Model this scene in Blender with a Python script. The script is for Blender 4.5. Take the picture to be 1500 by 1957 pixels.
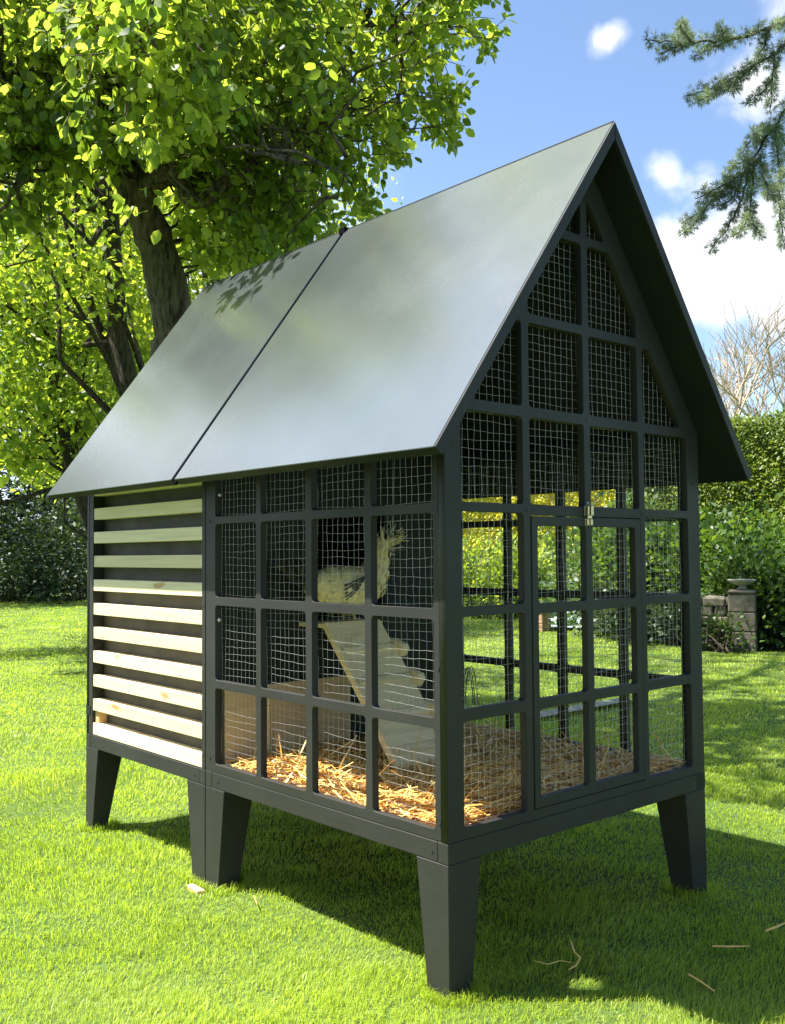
import bpy, bmesh, math, random
import numpy as np
from mathutils import Vector, Matrix
random.seed(7); RNG=np.random.default_rng(7)
sc=bpy.context.scene
for o in list(bpy.data.objects): bpy.data.objects.remove(o)
col=sc.collection
# ------------------------------------------------------------------ camera
F_PX=1865.2; CX,CY=750.0,978.5
CAM=np.array([1.7861,-1.7503,1.1237])
yaw,pit,rol=math.radians(48.6274),math.radians(2.4805),math.radians(-.4426)
FW=np.array([-math.sin(yaw)*math.cos(pit),math.cos(yaw)*math.cos(pit),math.sin(pit)])
R0=np.array([math.cos(yaw),math.sin(yaw),0]);U0=np.cross(R0,FW)
RT=R0*math.cos(rol)+U0*math.sin(rol);UP=-R0*math.sin(rol)+U0*math.cos(rol)
cd=bpy.data.cameras.new('camera');cam=bpy.data.objects.new('camera',cd);col.objects.link(cam)
cam.matrix_world=Matrix([[RT[i],UP[i],-FW[i],CAM[i]] for i in range(3)]+[[0,0,0,1]])
cd.sensor_fit='VERTICAL';cd.sensor_height=24;cd.lens=24*F_PX/1957;cd.clip_start=.05;cd.clip_end=2000
sc.camera=cam
def at(u,v,d): return CAM+d*(FW+RT*(u-CX)/F_PX-UP*(v-CY)/F_PX)      # pixel of the photo at distance d -> world
def proj(P):
    P=np.asarray(P)-CAM;d=P@FW
    return CX+F_PX*(P@RT)/d,CY-F_PX*(P@UP)/d,d
def ground(u,v,z=0):
    r=FW+RT*(u-CX)/F_PX-UP*(v-CY)/F_PX;return CAM+r*(z-CAM[2])/r[2]
# ------------------------------------------------------------------ world, sun
LIGHT=np.array([.34,.376,-1.0]);LIGHT/=np.linalg.norm(LIGHT)          # direction the light travels
SUN=-LIGHT
w=bpy.data.worlds.new('World');sc.world=w;w.use_nodes=True
nt=w.node_tree;N=nt.nodes;L=nt.links;N.clear()
def nd(t,**k):
    n=N.new(t)
    for a,b in k.items(): setattr(n,a,b)
    return n
def mth(op,a,b=None,c=None,clamp=False):
    n=nd('ShaderNodeMath',operation=op,use_clamp=clamp)
    for i,x in enumerate((a,b,c)):
        if x is None: continue
        if isinstance(x,(int,float)): n.inputs[i].default_value=x
        else: L.new(x,n.inputs[i])
    return n.outputs[0]
sky=nd('ShaderNodeTexSky',sky_type='NISHITA',sun_disc=False)
sky.sun_elevation=math.asin(SUN[2]);sky.sun_rotation=math.atan2(SUN[0],SUN[1])
sky.altitude=50;sky.air_density=1.0;sky.dust_density=.8;sky.ozone_density=1.6
tc=nd('ShaderNodeTexCoord')
nz=nd('ShaderNodeTexNoise');nz.inputs['Scale'].default_value=17;nz.inputs['Detail'].default_value=9;nz.inputs['Roughness'].default_value=.6;nz.inputs['Distortion'].default_value=.4
L.new(tc.outputs['Generated'],nz.inputs['Vector'])
nz2=nd('ShaderNodeTexNoise');nz2.inputs['Scale'].default_value=2.1;nz2.inputs['Detail'].default_value=5
L.new(tc.outputs['Generated'],nz2.inputs['Vector'])
def blob(*q):
    rad,gain=q[-2:];c=at(q[0],q[1],1)-CAM if len(q)==4 else np.array(q[:3]);c/=np.linalg.norm(c)
    vm=nd('ShaderNodeVectorMath',operation='DISTANCE');L.new(tc.outputs['Generated'],vm.inputs[0]);vm.inputs[1].default_value=tuple(c)
    x=mth('DIVIDE',vm.outputs['Value'],rad)
    x=mth('SUBTRACT',1,x,clamp=True)
    return mth('MULTIPLY',x,gain)
tot=None
for b in ((1480,520,.088,1.8),(1640,500,.11,1.7),(1350,535,.055,1.6),(1270,480,.04,1.3),(1230,570,.06,1.4),(1330,455,.05,1.0),(1415,150,.045,.95),(1480,190,.04,.8),(1180,66,.018,.95),(1143,80,.019,.9),(1262,320,.022,1.0),(1285,350,.02,.9),(1350,350,.024,.8),
          (1480,25,.05,.7),(1440,420,.05,1.0),(500,650,.2,1.3),(150,500,.2,1.2),(-.88,-.14,.42,.38,1.2),(-.95,-.2,.22,.34,1.2)):  # final pair: unseen clouds added to brighten the roof's reflection
    s=blob(*b); tot=s if tot is None else mth('ADD',tot,s)
glob=mth('MULTIPLY',mth('SUBTRACT',nz2.outputs['Fac'],.56,clamp=True),3.0)
lowm=mth('MULTIPLY',tot,1.0)
cl=mth('ADD',lowm,mth('MULTIPLY',mth('SUBTRACT',nz.outputs['Fac'],.5),2.6))
msk=nd('ShaderNodeMapRange',interpolation_type='SMOOTHSTEP');L.new(cl,msk.inputs['Value'])
msk.inputs['From Min'].default_value=.12;msk.inputs['From Max'].default_value=1.35
gate=mth('MULTIPLY',tot,3.0,clamp=True)
mfac=mth('MULTIPLY',msk.outputs[0],gate)
SKY_STR=.069
skm=nd('ShaderNodeVectorMath',operation='MULTIPLY');L.new(sky.outputs[0],skm.inputs[0]);skm.inputs[1].default_value=(1.05,1.08,1.12)
mix=nd('ShaderNodeMix',data_type='RGBA');L.new(mfac,mix.inputs[0]);L.new(skm.outputs[0],mix.inputs[6]);mix.inputs[7].default_value=(5.6,5.7,6.0,1)
skyglow=blob(-.88,-.14,.42,.80,1.2);mixh=nd('ShaderNodeMix',data_type='RGBA');L.new(skyglow,mixh.inputs[0]);L.new(skm.outputs[0],mixh.inputs[6]);mixh.inputs[7].default_value=(9.6,12.0,15.4,1);L.new(mixh.outputs[2],mix.inputs[6])  # bright sky patch added on the left for a pale sheen on the roof
bg=nd('ShaderNodeBackground');bg.inputs[1].default_value=SKY_STR;L.new(mix.outputs[2],bg.inputs[0])
wo=nd('ShaderNodeOutputWorld');L.new(bg.outputs[0],wo.inputs[0])
sd=bpy.data.lights.new('sun','SUN');sun=bpy.data.objects.new('sun',sd);col.objects.link(sun)
sd.energy=5.0;sd.angle=math.radians(.53);sd.color=(1,.955,.87)
sun.rotation_euler=Vector(LIGHT).to_track_quat('-Z','Y').to_euler();sun.location=(-6,-6,14)
sc.view_settings.view_transform='Standard';sc.view_settings.look='None';sc.view_settings.gamma=1;sc.view_settings.exposure=1.72
# ------------------------------------------------------------------ materials
def mat(name):
    m=bpy.data.materials.new(name);m.use_nodes=True;t=m.node_tree
    return m,t,t.nodes['Principled BSDF'],t.nodes['Material Output']
def lk(t,a,b): t.links.new(a,b)
def noise(t,scale,detail=4,rough=.55,vec=None,coord='Object',sc3=None):
    c=t.nodes.new('ShaderNodeTexCoord');n=t.nodes.new('ShaderNodeTexNoise')
    n.inputs['Scale'].default_value=scale;n.inputs['Detail'].default_value=detail;n.inputs['Roughness'].default_value=rough
    if sc3:
        mp=t.nodes.new('ShaderNodeMapping');mp.inputs['Scale'].default_value=sc3;lk(t,c.outputs[coord],mp.inputs[0]);lk(t,mp.outputs[0],n.inputs['Vector'])
    else: lk(t,c.outputs[coord],n.inputs['Vector'])
    return n.outputs['Fac']
def ramp(t,fac,stops):
    r=t.nodes.new('ShaderNodeValToRGB');lk(t,fac,r.inputs[0]);e=r.color_ramp.elements
    while len(e)<len(stops): e.new(.5)
    for i,(p,c) in enumerate(stops): e[i].position=p;e[i].color=(*c,1)
    return r.outputs[0]
def bump(t,fac,strength,dist,b):
    n=t.nodes.new('ShaderNodeBump');n.inputs['Strength'].default_value=strength;n.inputs['Distance'].default_value=dist
    lk(t,fac,n.inputs['Height']);lk(t,n.outputs[0],b.inputs['Normal'])
def simple(name,c,rough=.6,metal=0,var=.25,scale=20,bmp=0,sc3=None):
    m,t,b,o=mat(name);f=noise(t,scale,sc3=sc3)
    lo=tuple(x*(1-var) for x in c);hi=tuple(min(1,x*(1+var)) for x in c)
    lk(t,ramp(t,f,[(.3,lo),(.7,hi)]),b.inputs['Base Color']);b.inputs['Roughness'].default_value=rough;b.inputs['Metallic'].default_value=metal
    if bmp: bump(t,f,bmp,.004,b)
    return m
def paint(name,c,rough,coat=0,scr=False):
    m,t,b,o=mat(name)
    f=noise(t,3,6);g=noise(t,1.0,3,sc3=(3,70,70));sp=noise(t,240,2)
    c1=ramp(t,f,[(.3,tuple(x*.85 for x in c)),(.7,tuple(x*1.2 for x in c))])
    spk=ramp(t,sp,[(.775 if scr else .735,(0,0,0)),(.79 if scr else .76,(1,1,1))])
    mx=t.nodes.new('ShaderNodeMix');mx.data_type='RGBA';lk(t,spk,mx.inputs[0]);lk(t,c1,mx.inputs[6]);mx.inputs[7].default_value=(.13,.13,.12,1)
    src=mx.outputs[2]
    if scr:
        for sc3,th in (((40,2.2,3),.84),((3,40,46),.85)):
            s=noise(t,1.6,2,.4,sc3=sc3);sm=ramp(t,s,[(th-.04,(0,0,0)),(th+.02,(1,1,1))])
            m2=t.nodes.new('ShaderNodeMix');m2.data_type='RGBA';lk(t,sm,m2.inputs[0]);lk(t,src,m2.inputs[6]);m2.inputs[7].default_value=(.17,.18,.18,1);src=m2.outputs[2]
    lk(t,src,b.inputs['Base Color'])
    rr=ramp(t,noise(t,1.7,7,.6),[(.3,(rough*.8,)*3),(.7,(rough*1.25,)*3)]);lk(t,rr,b.inputs['Roughness'])
    b.inputs['Specular IOR Level'].default_value=.5 if scr else .22;b.inputs['Coat Weight'].default_value=coat;b.inputs['Coat Roughness'].default_value=rough*.8
    bump(t,g,.05 if scr else .3,.002,b)
    return m
M={}
M['paint']=paint('dark green grey paint',(.030,.030,.027),.5)
M['roof']=paint('roof paint',(.044,.052,.056),.25,1.0,True)
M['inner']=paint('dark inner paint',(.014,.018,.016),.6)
def wood(name,c,knots=True,ax=0):
    m,t,b,o=mat(name);s=[26,26,26];s[ax]=1.1
    g=noise(t,2.2,5,.6,sc3=tuple(s));k=noise(t,3.5,2,.5,sc3=(1.6,1,4) if ax==0 else (1,1,1))
    base=ramp(t,g,[(.25,tuple(x*.80 for x in c)),(.5,c),(.75,tuple(min(1,x*1.1) for x in c))])
    kf=ramp(t,k,[(.66,(0,0,0)),(.73,(1,1,1))])
    mx=t.nodes.new('ShaderNodeMix');mx.data_type='RGBA';lk(t,kf,mx.inputs[0]);lk(t,base,mx.inputs[6]);mx.inputs[7].default_value=(c[0]*.62,c[1]*.45,c[2]*.3,1)
    oi=t.nodes.new('ShaderNodeObjectInfo');sc_=ramp(t,oi.outputs['Random'],[(0,(.82,.80,.74)),(.5,(.95,.93,.90)),(1,(1.0,1.0,1.0))]);vm=t.nodes.new('ShaderNodeVectorMath');vm.operation='MULTIPLY';lk(t,mx.outputs[2],vm.inputs[0]);lk(t,sc_,vm.inputs[1]);lk(t,vm.outputs[0],b.inputs['Base Color']);b.inputs['Roughness'].default_value=.62;bump(t,g,.3,.001,b);return m
M['wood']=wood('raw pine',(.86,.73,.46));M['ply']=wood('plywood',(.58,.42,.23),ax=1);M['ramp']=wood('ramp wood',(.92,.73,.40),ax=1)
M['wire']=simple('galvanised wire',(.62,.62,.58),.38,.85,.15,60)
M['rubber']=simple('black rubber',(.004,.004,.004),.95);M['rubber'].node_tree.nodes['Principled BSDF'].inputs['Specular IOR Level'].default_value=.05
M['brass']=simple('brass',(.55,.47,.28),.3,.9,.3,200)
M['black']=simple('black metal',(.012,.012,.012),.5)
def leafmat(name,stops,trans=.45,rough=.42,tint=(1.25,1.15,.5),clump=1.2,spec=.5):
    m,t,b,o=mat(name)
    g=t.nodes.new('ShaderNodeNewGeometry');f=noise(t,clump,3)
    a=t.nodes.new('ShaderNodeMath');a.operation='MULTIPLY_ADD';lk(t,f,a.inputs[0]);a.inputs[1].default_value=.9;
    s=t.nodes.new('ShaderNodeMath');s.operation='MULTIPLY_ADD';lk(t,g.outputs['Random Per Island'],s.inputs[0]);s.inputs[1].default_value=.6;s.inputs[2].default_value=-.25
    lk(t,s.outputs[0],a.inputs[2])
    c=ramp(t,a.outputs[0],stops);lk(t,c,b.inputs['Base Color']);b.inputs['Roughness'].default_value=rough;b.inputs['Specular IOR Level'].default_value=spec
    tr=t.nodes.new('ShaderNodeBsdfTranslucent');v=t.nodes.new('ShaderNodeVectorMath');v.operation='MULTIPLY';lk(t,c,v.inputs[0]);v.inputs[1].default_value=tuple(x*1.6 for x in tint);lk(t,v.outputs[0],tr.inputs[0])
    mx=t.nodes.new('ShaderNodeMixShader');mx.inputs[0].default_value=trans;lk(t,b.outputs[0],mx.inputs[1]);lk(t,tr.outputs[0],mx.inputs[2]);lk(t,mx.outputs[0],o.inputs[0])
    return m
M['pear']=leafmat('pear leaf',[(.15,(.075,.135,.03)),(.5,(.17,.25,.05)),(.9,(.36,.44,.09))],.68,.38)
M['bright']=leafmat('spring leaf',[(.12,(.07,.13,.025)),(.45,(.19,.28,.045)),(.85,(.42,.49,.09))],.58,.5,clump=.5)
M['mid']=leafmat('shrub leaf',[(.1,(.03,.07,.014)),(.5,(.06,.12,.022)),(.9,(.12,.19,.03))],.4,.45,clump=.9)
M['golden']=leafmat('golden leaf',[(.1,(.38,.40,.07)),(.5,(.52,.52,.10)),(.9,(.68,.65,.16))],.4,.5)
M['hedge']=leafmat('hedge leaf',[(.1,(.06,.10,.02)),(.5,(.12,.18,.03)),(.9,(.22,.28,.05))],.3,.5,clump=1.6)
M['conifer']=leafmat('dark conifer',[(.1,(.016,.034,.014)),(.5,(.034,.062,.022)),(.9,(.075,.115,.04))],.2,.5,clump=.8)
M['cedar']=leafmat('cedar needle',[(.1,(.09,.13,.08)),(.5,(.17,.22,.14)),(.9,(.30,.38,.16))],.35,.5,(1,1,.8),clump=6)
M['grass']=leafmat('grass blade',[(.05,(.11,.19,.03)),(.4,(.29,.37,.05)),(.8,(.43,.49,.08)),(.97,(.52,.52,.2))],.42,.4,(1.05,1.15,.5),clump=.8,spec=.4)
def barkmat(name,c,sc=(20,20,5)):
    m,t,b,o=mat(name);f=noise(t,1.6,8,.65,sc3=sc);g=noise(t,2.5,3)
    c1=ramp(t,f,[(.38,tuple(x*.15 for x in c)),(.5,c),(.64,tuple(x*1.7 for x in c))])
    gm=ramp(t,g,[(.5,(0,0,0)),(.75,(.5,.5,.5))]);mx=t.nodes.new('ShaderNodeMix');mx.data_type='RGBA';lk(t,gm,mx.inputs[0]);lk(t,c1,mx.inputs[6]);mx.inputs[7].default_value=(.06,.075,.025,1)
    lk(t,mx.outputs[2],b.inputs['Base Color']);b.inputs['Roughness'].default_value=.9;bump(t,f,1.0,.05,b);return m
M['bark']=barkmat('pear bark',(.13,.10,.07));M['dbark']=barkmat('dark bark',(.06,.045,.03));M['twig']=simple('bare twig',(.42,.34,.25),.8)
M['straw']=leafmat('straw',[(.05,(.42,.20,.04)),(.35,(.76,.43,.10)),(.7,(.90,.60,.18)),(.95,(.93,.76,.38))],.05,.5,(1,1,1),clump=3)
M['stone']=simple('old stone',(.13,.115,.085),.95,0,.6,9,1.0)
M['urn']=simple('pale stone',(.27,.26,.21),.85,0,.25,14,.4)
M['slab']=simple('slab',(.24,.23,.20),.85,0,.2,6,.4)
M['pool']=simple('pool cover',(.62,.76,.86),.35,0,.08,3)
m,t,b,o=mat('lawn soil')
f=noise(t,1.1,6);f2=noise(t,38,4)
c=ramp(t,f,[(.3,(.050,.100,.014)),(.7,(.085,.145,.02))]);c2=ramp(t,f2,[(.3,(.45,.45,.45)),(.75,(1.35,1.35,1.2))])
v=t.nodes.new('ShaderNodeVectorMath');v.operation='MULTIPLY';lk(t,c,v.inputs[0]);lk(t,c2,v.inputs[1]);lk(t,v.outputs[0],b.inputs['Base Color'])
b.inputs['Roughness'].default_value=.9;bump(t,f2,.8,.03,b);M['lawn']=m
# ------------------------------------------------------------------ object helpers
def tag(o,label=None,cat=None,group=None,kind=None):
    if label:o['label']=label
    if cat:o['category']=cat
    if group:o['group']=group
    if kind:o['kind']=kind
    return o
def thing(name,loc,label,cat,group=None):
    o=bpy.data.objects.new(name,None);o.empty_display_size=.1;col.objects.link(o);o.location=tuple(float(x) for x in loc)
    return tag(o,label,cat,group)
def link(name,me,m,parent=None,smooth=False):
    o=bpy.data.objects.new(name,me);col.objects.link(o)
    if m is not None: me.materials.append(m)
    if parent is not None:
        o.parent=parent
        if parent.type=='EMPTY': o.location=-parent.location      # meshes are written in world coordinates
    if smooth: me.polygons.foreach_set('use_smooth',[True]*len(me.polygons))
    return o
def npmesh(name,V,faces_by_n):
    """V (n,3); faces_by_n: list of int arrays (k,n)"""
    me=bpy.data.meshes.new(name);V=np.asarray(V,dtype=np.float32)
    me.vertices.add(len(V));me.vertices.foreach_set('co',V.ravel())
    tl=sum(a.size for a in faces_by_n);tp=sum(len(a) for a in faces_by_n)
    me.loops.add(tl);me.polygons.add(tp)
    me.loops.foreach_set('vertex_index',np.concatenate([a.ravel() for a in faces_by_n]).astype(np.int32))
    st=[];c=0
    for a in faces_by_n:
        st.append(c+np.arange(len(a))*a.shape[1]);c+=a.size
    me.polygons.foreach_set('loop_start',np.concatenate(st).astype(np.int32))
    me.update(calc_edges=True);return me
class MB:
    def __init__(s): s.bm=bmesh.new()
    def hexa(s,p,bev=.0015):
        vs=[s.bm.verts.new(tuple(map(float,q))) for q in p]
        fs=[s.bm.faces.new([vs[i] for i in f]) for f in ((3,2,1,0),(4,5,6,7),(0,1,5,4),(1,2,6,5),(2,3,7,6),(3,0,4,7))]
        if bev:
            es=list({e for f in fs for e in f.edges});bmesh.ops.bevel(s.bm,geom=es,offset=bev,segments=1,affect='EDGES')
        return s
    def box(s,x0,x1,y0,y1,z0,z1,bev=.0015):
        return s.hexa([(x0,y0,z0),(x1,y0,z0),(x1,y1,z0),(x0,y1,z0),(x0,y0,z1),(x1,y0,z1),(x1,y1,z1),(x0,y1,z1)],bev)
    def tube(s,pts,r,n=6,cap=True):
        pts=[Vector(tuple(map(float,p))) for p in pts];rs=r if isinstance(r,(list,tuple)) else [r]*len(pts)
        rings=[];a0=None
        for i,p in enumerate(pts):
            d=(pts[min(i+1,len(pts)-1)]-pts[max(i-1,0)]).normalized()
            if a0 is None: a0=d.orthogonal().normalized()
            a=(a0-d*a0.dot(d)).normalized();a0=a;b=d.cross(a)
            rings.append([s.bm.verts.new(p+(a*math.cos(2*math.pi*k/n)+b*math.sin(2*math.pi*k/n))*rs[i]) for k in range(n)])
        for i in range(len(rings)-1):
            for k in range(n): s.bm.faces.new((rings[i][k],rings[i][(k+1)%n],rings[i+1][(k+1)%n],rings[i+1][k]))
        if cap:
            s.bm.faces.new(rings[0][::-1]);s.bm.faces.new(rings[-1])
        return s
    def lathe(s,prof,c,n=20):
        rings=[[s.bm.verts.new((c[0]+r*math.cos(2*math.pi*k/n),c[1]+r*math.sin(2*math.pi*k/n),c[2]+z)) for k in range(n)] for r,z in prof]
        for i in range(len(rings)-1):
            for k in range(n): s.bm.faces.new((rings[i][k],rings[i][(k+1)%n],rings[i+1][(k+1)%n],rings[i+1][k]))
        s.bm.faces.new(rings[0][::-1]);s.bm.faces.new(rings[-1]);return s
    def build(s,name,m,parent=None,smooth=False):
        bmesh.ops.recalc_face_normals(s.bm,faces=s.bm.faces)
        me=bpy.data.meshes.new(name);s.bm.to_mesh(me);s.bm.free();return link(name,me,m,parent,smooth)
def fillet(poly,r,seg=4):
    out=[];n=len(poly)
    for i in range(n):
        p=Vector(poly[i]);a=Vector(poly[i-1])-p;b=Vector(poly[(i+1)%n])-p
        la,lb=a.length,b.length;a.normalize();b.normalize();ang=a.angle(b)
        t=min(r/math.tan(ang/2),la*.4,lb*.4)
        A=p+a*t;B=p+b*t
        for k in range(seg+1):
            s=k/seg;out.append(tuple(A*(1-s)**2+p*2*s*(1-s)+B*s**2))
    return out
def plate(name,outer,holes,th,fn,m,parent,bev=.0012):
    cu=bpy.data.curves.new('tmp','CURVE');cu.dimensions='2D';cu.fill_mode='BOTH';cu.extrude=th/2-bev;cu.bevel_depth=bev;cu.bevel_resolution=1;cu.offset=-bev
    for lp in [outer]+holes:
        sp=cu.splines.new('POLY');sp.points.add(len(lp)-1)
        for i,(x,y) in enumerate(lp): sp.points[i].co=(x,y,0,1)
        sp.use_cyclic_u=True
    o=bpy.data.objects.new('tmp',cu);col.objects.link(o)
    me=bpy.data.meshes.new_from_object(o.evaluated_get(bpy.context.evaluated_depsgraph_get()))
    bpy.data.objects.remove(o);me.name=name;me.materials.clear()
    co=np.empty(len(me.vertices)*3);me.vertices.foreach_get('co',co);co=co.reshape(-1,3)
    q=np.array([fn(*p) for p in co]);me.vertices.foreach_set('co',q.ravel());me.update()
    bm=bmesh.new();bm.from_mesh(me);bmesh.ops.remove_doubles(bm,verts=bm.verts,dist=1e-5);bmesh.ops.recalc_face_normals(bm,faces=bm.faces);bm.to_mesh(me);bm.free()
    return link(name,me,m,parent)
def clip(poly,a,b,c):   # keep a*x+b*y<=c
    out=[]
    for i in range(len(poly)):
        p,q=poly[i-1],poly[i];fp=a*p[0]+b*p[1]-c;fq=a*q[0]+b*q[1]-c
        if (fp<0)!=(fq<0):
            t=fp/(fp-fq);out.append((p[0]+t*(q[0]-p[0]),p[1]+t*(q[1]-p[1])))
        if fq<=0: out.append(q)
    return out
def area(p): return abs(sum(p[i-1][0]*p[i][1]-p[i][0]*p[i-1][1] for i in range(len(p))))/2
def wires(name,x0,x1,z0,z1,fn,parent,top=None,pitch=.0247,r=.00046,seed=1,skip=None):
    rg=np.random.default_rng(seed);V=[];Fc=[];c=0
    def add(pts):
        nonlocal c
        pts=np.array(pts);n=len(pts)
        for i in range(n):
            for k in range(3):
                a=2*math.pi*k/3;pass
        d=pts[-1]-pts[0];d/=np.linalg.norm(d);u=np.array([-d[1],d[0],0]);w_=np.array([0,0,1.])
        for p in pts:
            for k in range(3):
                a=2*math.pi*k/3+.5;V.append(fn(*(p+u*math.cos(a)*r+w_*math.sin(a)*r)))
        for i in range(n-1):
            for k in range(3): Fc.append((c+i*3+k,c+i*3+(k+1)%3,c+(i+1)*3+(k+1)%3,c+(i+1)*3+k))
        c+=3*n
    nx=int((x1-x0)/pitch);
    for i in range(nx+1):
        x=x0+(i+.4)*pitch;zt=z1 if top is None else min(z1,top(x))
        if x>x1 or zt<z0+.03: continue
        n=max(2,int((zt-z0)/pitch));ph=rg.uniform(0,6)
        add([(x+rg.normal(0,.0008)+.0022*math.sin(j*.31+ph),z0+(zt-z0)*j/n,0) for j in range(n+1)])
    nz_=int((z1-z0)/pitch)
    for i in range(nz_+1):
        z=z0+(i+.5)*pitch;a,b_=x0,x1
        if top is not None:
            xs=[x for x in np.linspace(x0,x1,200) if top(x)>z]
            if len(xs)<8: continue
            a,b_=min(xs),max(xs)
        n=max(2,int((b_-a)/pitch));ph=rg.uniform(0,6)
        add([(a+(b_-a)*j/n,z+rg.normal(0,.0009)+.003*math.sin(j*.27+ph),.0012) for j in range(n+1)])
    return link(name,npmesh(name,V,[np.array(Fc)]),M['wire'],parent)
# ================================================================== THE COOP
W=1.2;L1=1.1805;LT=2.14;ZL=.337;ZR=.3895;EY=-.143;EZ=1.38;RZ=2.387;TN=(RZ-EZ)/(.6-EY)
zu=lambda y:1.524+TN*min(y,W-y)
coop=thing('chicken_coop',(-1.07,.6,0),'dark green grey A frame chicken coop on tapered legs, with mesh run and slatted house','chicken coop')
# legs
def leg(x0,sx,y0,sy,top=.12,bot=.078,b='leg'):
    tx,bx=(x0+sx*top),(x0+sx*bot);ty,by=(y0+sy*top),(y0+sy*bot)
    z0,z1=-.03,ZL-.0006
    def q(x,y,z):return (x,y,z)
    a,b_=sorted((x0,bx));c_,d=sorted((y0,by));e,f=sorted((x0,tx));g,h=sorted((y0,ty))
    return MB().hexa([(a,c_,z0),(b_,c_,z0),(b_,d,z0),(a,d,z0),(e,g,z1),(f,g,z1),(f,h,z1),(e,h,z1)],.002).build(b,M['paint'],coop)
for y0,sy in ((0,1),(W,-1)):
    leg(0,-1,y0,sy);leg(-L1+.0015,1,y0,sy);leg(-L1-.0015,-1,y0,sy,.124,.083);leg(-LT,1,y0,sy,.114,.06)
# base rails
for (xa,xb,dn) in ((-L1+.0015,0,0),(-LT,-L1-.0015,1)):
    MB().box(xb-.04,xb,0,W,ZL,ZR).build('base_rail',M['paint'],coop)
    MB().box(xa,xa+.04,0,W,ZL,ZR).build('base_rail',M['paint'],coop)
    for ya,yb in ((0,.04),(W-.04,W)):
        MB().box(xa+.0405,xb-.0405,ya+.0004,yb-.0004,ZL+.0004,ZR-.0004).build('base_rail',M['paint'],coop)
    MB().box(xa+.042,xb-.042,.042,W-.042,ZR-.022,ZR+.004,0).build('floor_board',M['ply'],coop)
MB().box(-.0007,.0006,W-.05,W-.001,ZL+.004,ZR-.002,0).build('peg_plate',M['inner'],coop)
# front grille (gable + openings)
rows=[(.418,.69),(.72,.96),(.985,1.235),(1.26,1.503),(1.534,1.773),(1.80,2.046),(2.073,2.30)]
colsY=[(.06,.305),(.335,.58),(.61,.855),(.885,1.13)]
def openings(cols,rws,margin=.138,skipdoor=False,doorhole=False):
    hs=[]
    for i,(a,b_) in enumerate(cols):
        for j,(c_,d) in enumerate(rws):
            if skipdoor and i in (1,2) and j<3: continue
            p=[(a,c_),(b_,c_),(b_,d),(a,d)]
            p=clip(p,-TN,1,1.5375-margin);p=clip(p,TN,1,1.5375-margin+TN*W)
            if len(p)>=3 and area(p)>.0006: hs.append(fillet(p,.013))
    return hs
out_f=[(0,ZR+.001),(W,ZR+.001),(W,zu(W)-.001),(.6,zu(.6)-.001),(0,zu(0)-.001)]
hs=openings(colsY,rows,skipdoor=True)
hs.append([(.3335,.4165),(.8595,.4165),(.8595,1.2305),(.3335,1.2305)])
fg=plate('front_grille',out_f,hs,.0235,lambda a,b_,c:(-.0125+c,a,b_),M['paint'],coop)
topf=lambda y:zu(y)-.03
wires('wire_mesh',.03,1.17,1.222,2.30,lambda a,b_,c:(-.0262-c,a,b_),fg,topf,seed=2)
wires('wire_mesh',.03,.331,.41,1.222,lambda a,b_,c:(-.0262-c,a,b_),fg,seed=3)
wires('wire_mesh',.862,1.17,.41,1.222,lambda a,b_,c:(-.0262-c,a,b_),fg,seed=4)
# a crooked second layer seen behind the right openings of the door row
door=plate('door',[(.337,.4195),(.856,.4195),(.856,1.2275),(.337,1.2275)],
    [fillet([(a,c_),(b_,c_),(b_,d),(a,d)],.013) for a,b_ in ((.362,.58),(.61,.827)) for c_,d in ((.447,.69),(.718,.955),(.983,1.201))],
    .022,lambda a,b_,c:(-.010+c,a,b_),M['paint'],coop)
wires('wire_mesh',.345,.848,.432,1.215,lambda a,b_,c:(-.0222-c,a,b_),door,seed=5)
lt=MB().box(.0012,.004,.574,.604,1.2040,1.2240,.0006).box(.004,.010,.576,.586,1.2055,1.2225,.001).box(.004,.0105,.592,.603,1.205,1.223,.001).box(.0002,.003,.574,.604,1.2325,1.262,.0006).box(.003,.013,.576,.5835,1.234,1.261,.001).box(.003,.0145,.590,.602,1.2335,1.2625,.001)
lt.box(.005,.0095,.580,.600,1.2245,1.234,.0008)
latch=lt.build('latch',M['brass'],door)
rc=Vector((.012,.626,1.290))
MB().tube([rc+Vector((.004*math.sin(k/14*6.28),math.cos(k/14*6.28)*.0085,math.sin(k/14*6.28)*.0085)) for k in range(15)],.0009,5).tube([rc+Vector((0,-.001,-.0085)),(.012,.612,1.274),(.010,.596,1.262)],.0011,5).tube([(.009,.588,1.262),(.011,.583,1.272),(.012,.577,1.273),(.011,.573,1.266),(.008,.577,1.262)],.001,5).build('pin_ring',M['wire'],latch)
# side grilles
rowsS=[(.418,.674),(.701,.954),(.983,1.231),(1.257,1.475)]
colsX=[(-1.117,-.868),(-.840,-.600),(-.568,-.321),(-.292,-.047)]
for y_,s_ in ((0,1),(W,-1)):
    hs=[fillet([(a,c_),(b_,c_),(b_,d),(a,d)],.013) for a,b_ in colsX for c_,d in rowsS]
    o=plate('side_grille',[(-L1+.0015,ZR+.001),(-.0255,ZR+.001),(-.0255,1.53),(-L1+.0015,1.53)],hs,.0235,lambda a,b_,c:(a,y_+s_*(.0125+c),b_),M['paint'],coop)
    wires('wire_mesh',-1.15,-.03,.41,1.50,lambda a,b_,c:(a,y_+s_*(.0262+c),b_),o,seed=11+s_)
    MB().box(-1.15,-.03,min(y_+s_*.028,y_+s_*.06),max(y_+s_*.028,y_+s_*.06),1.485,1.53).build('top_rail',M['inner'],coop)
    if s_>0: MB().box(-.32,-.03,.0275,.045,1.388,1.42).build('eave_batten',M['wood'],coop)
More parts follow.
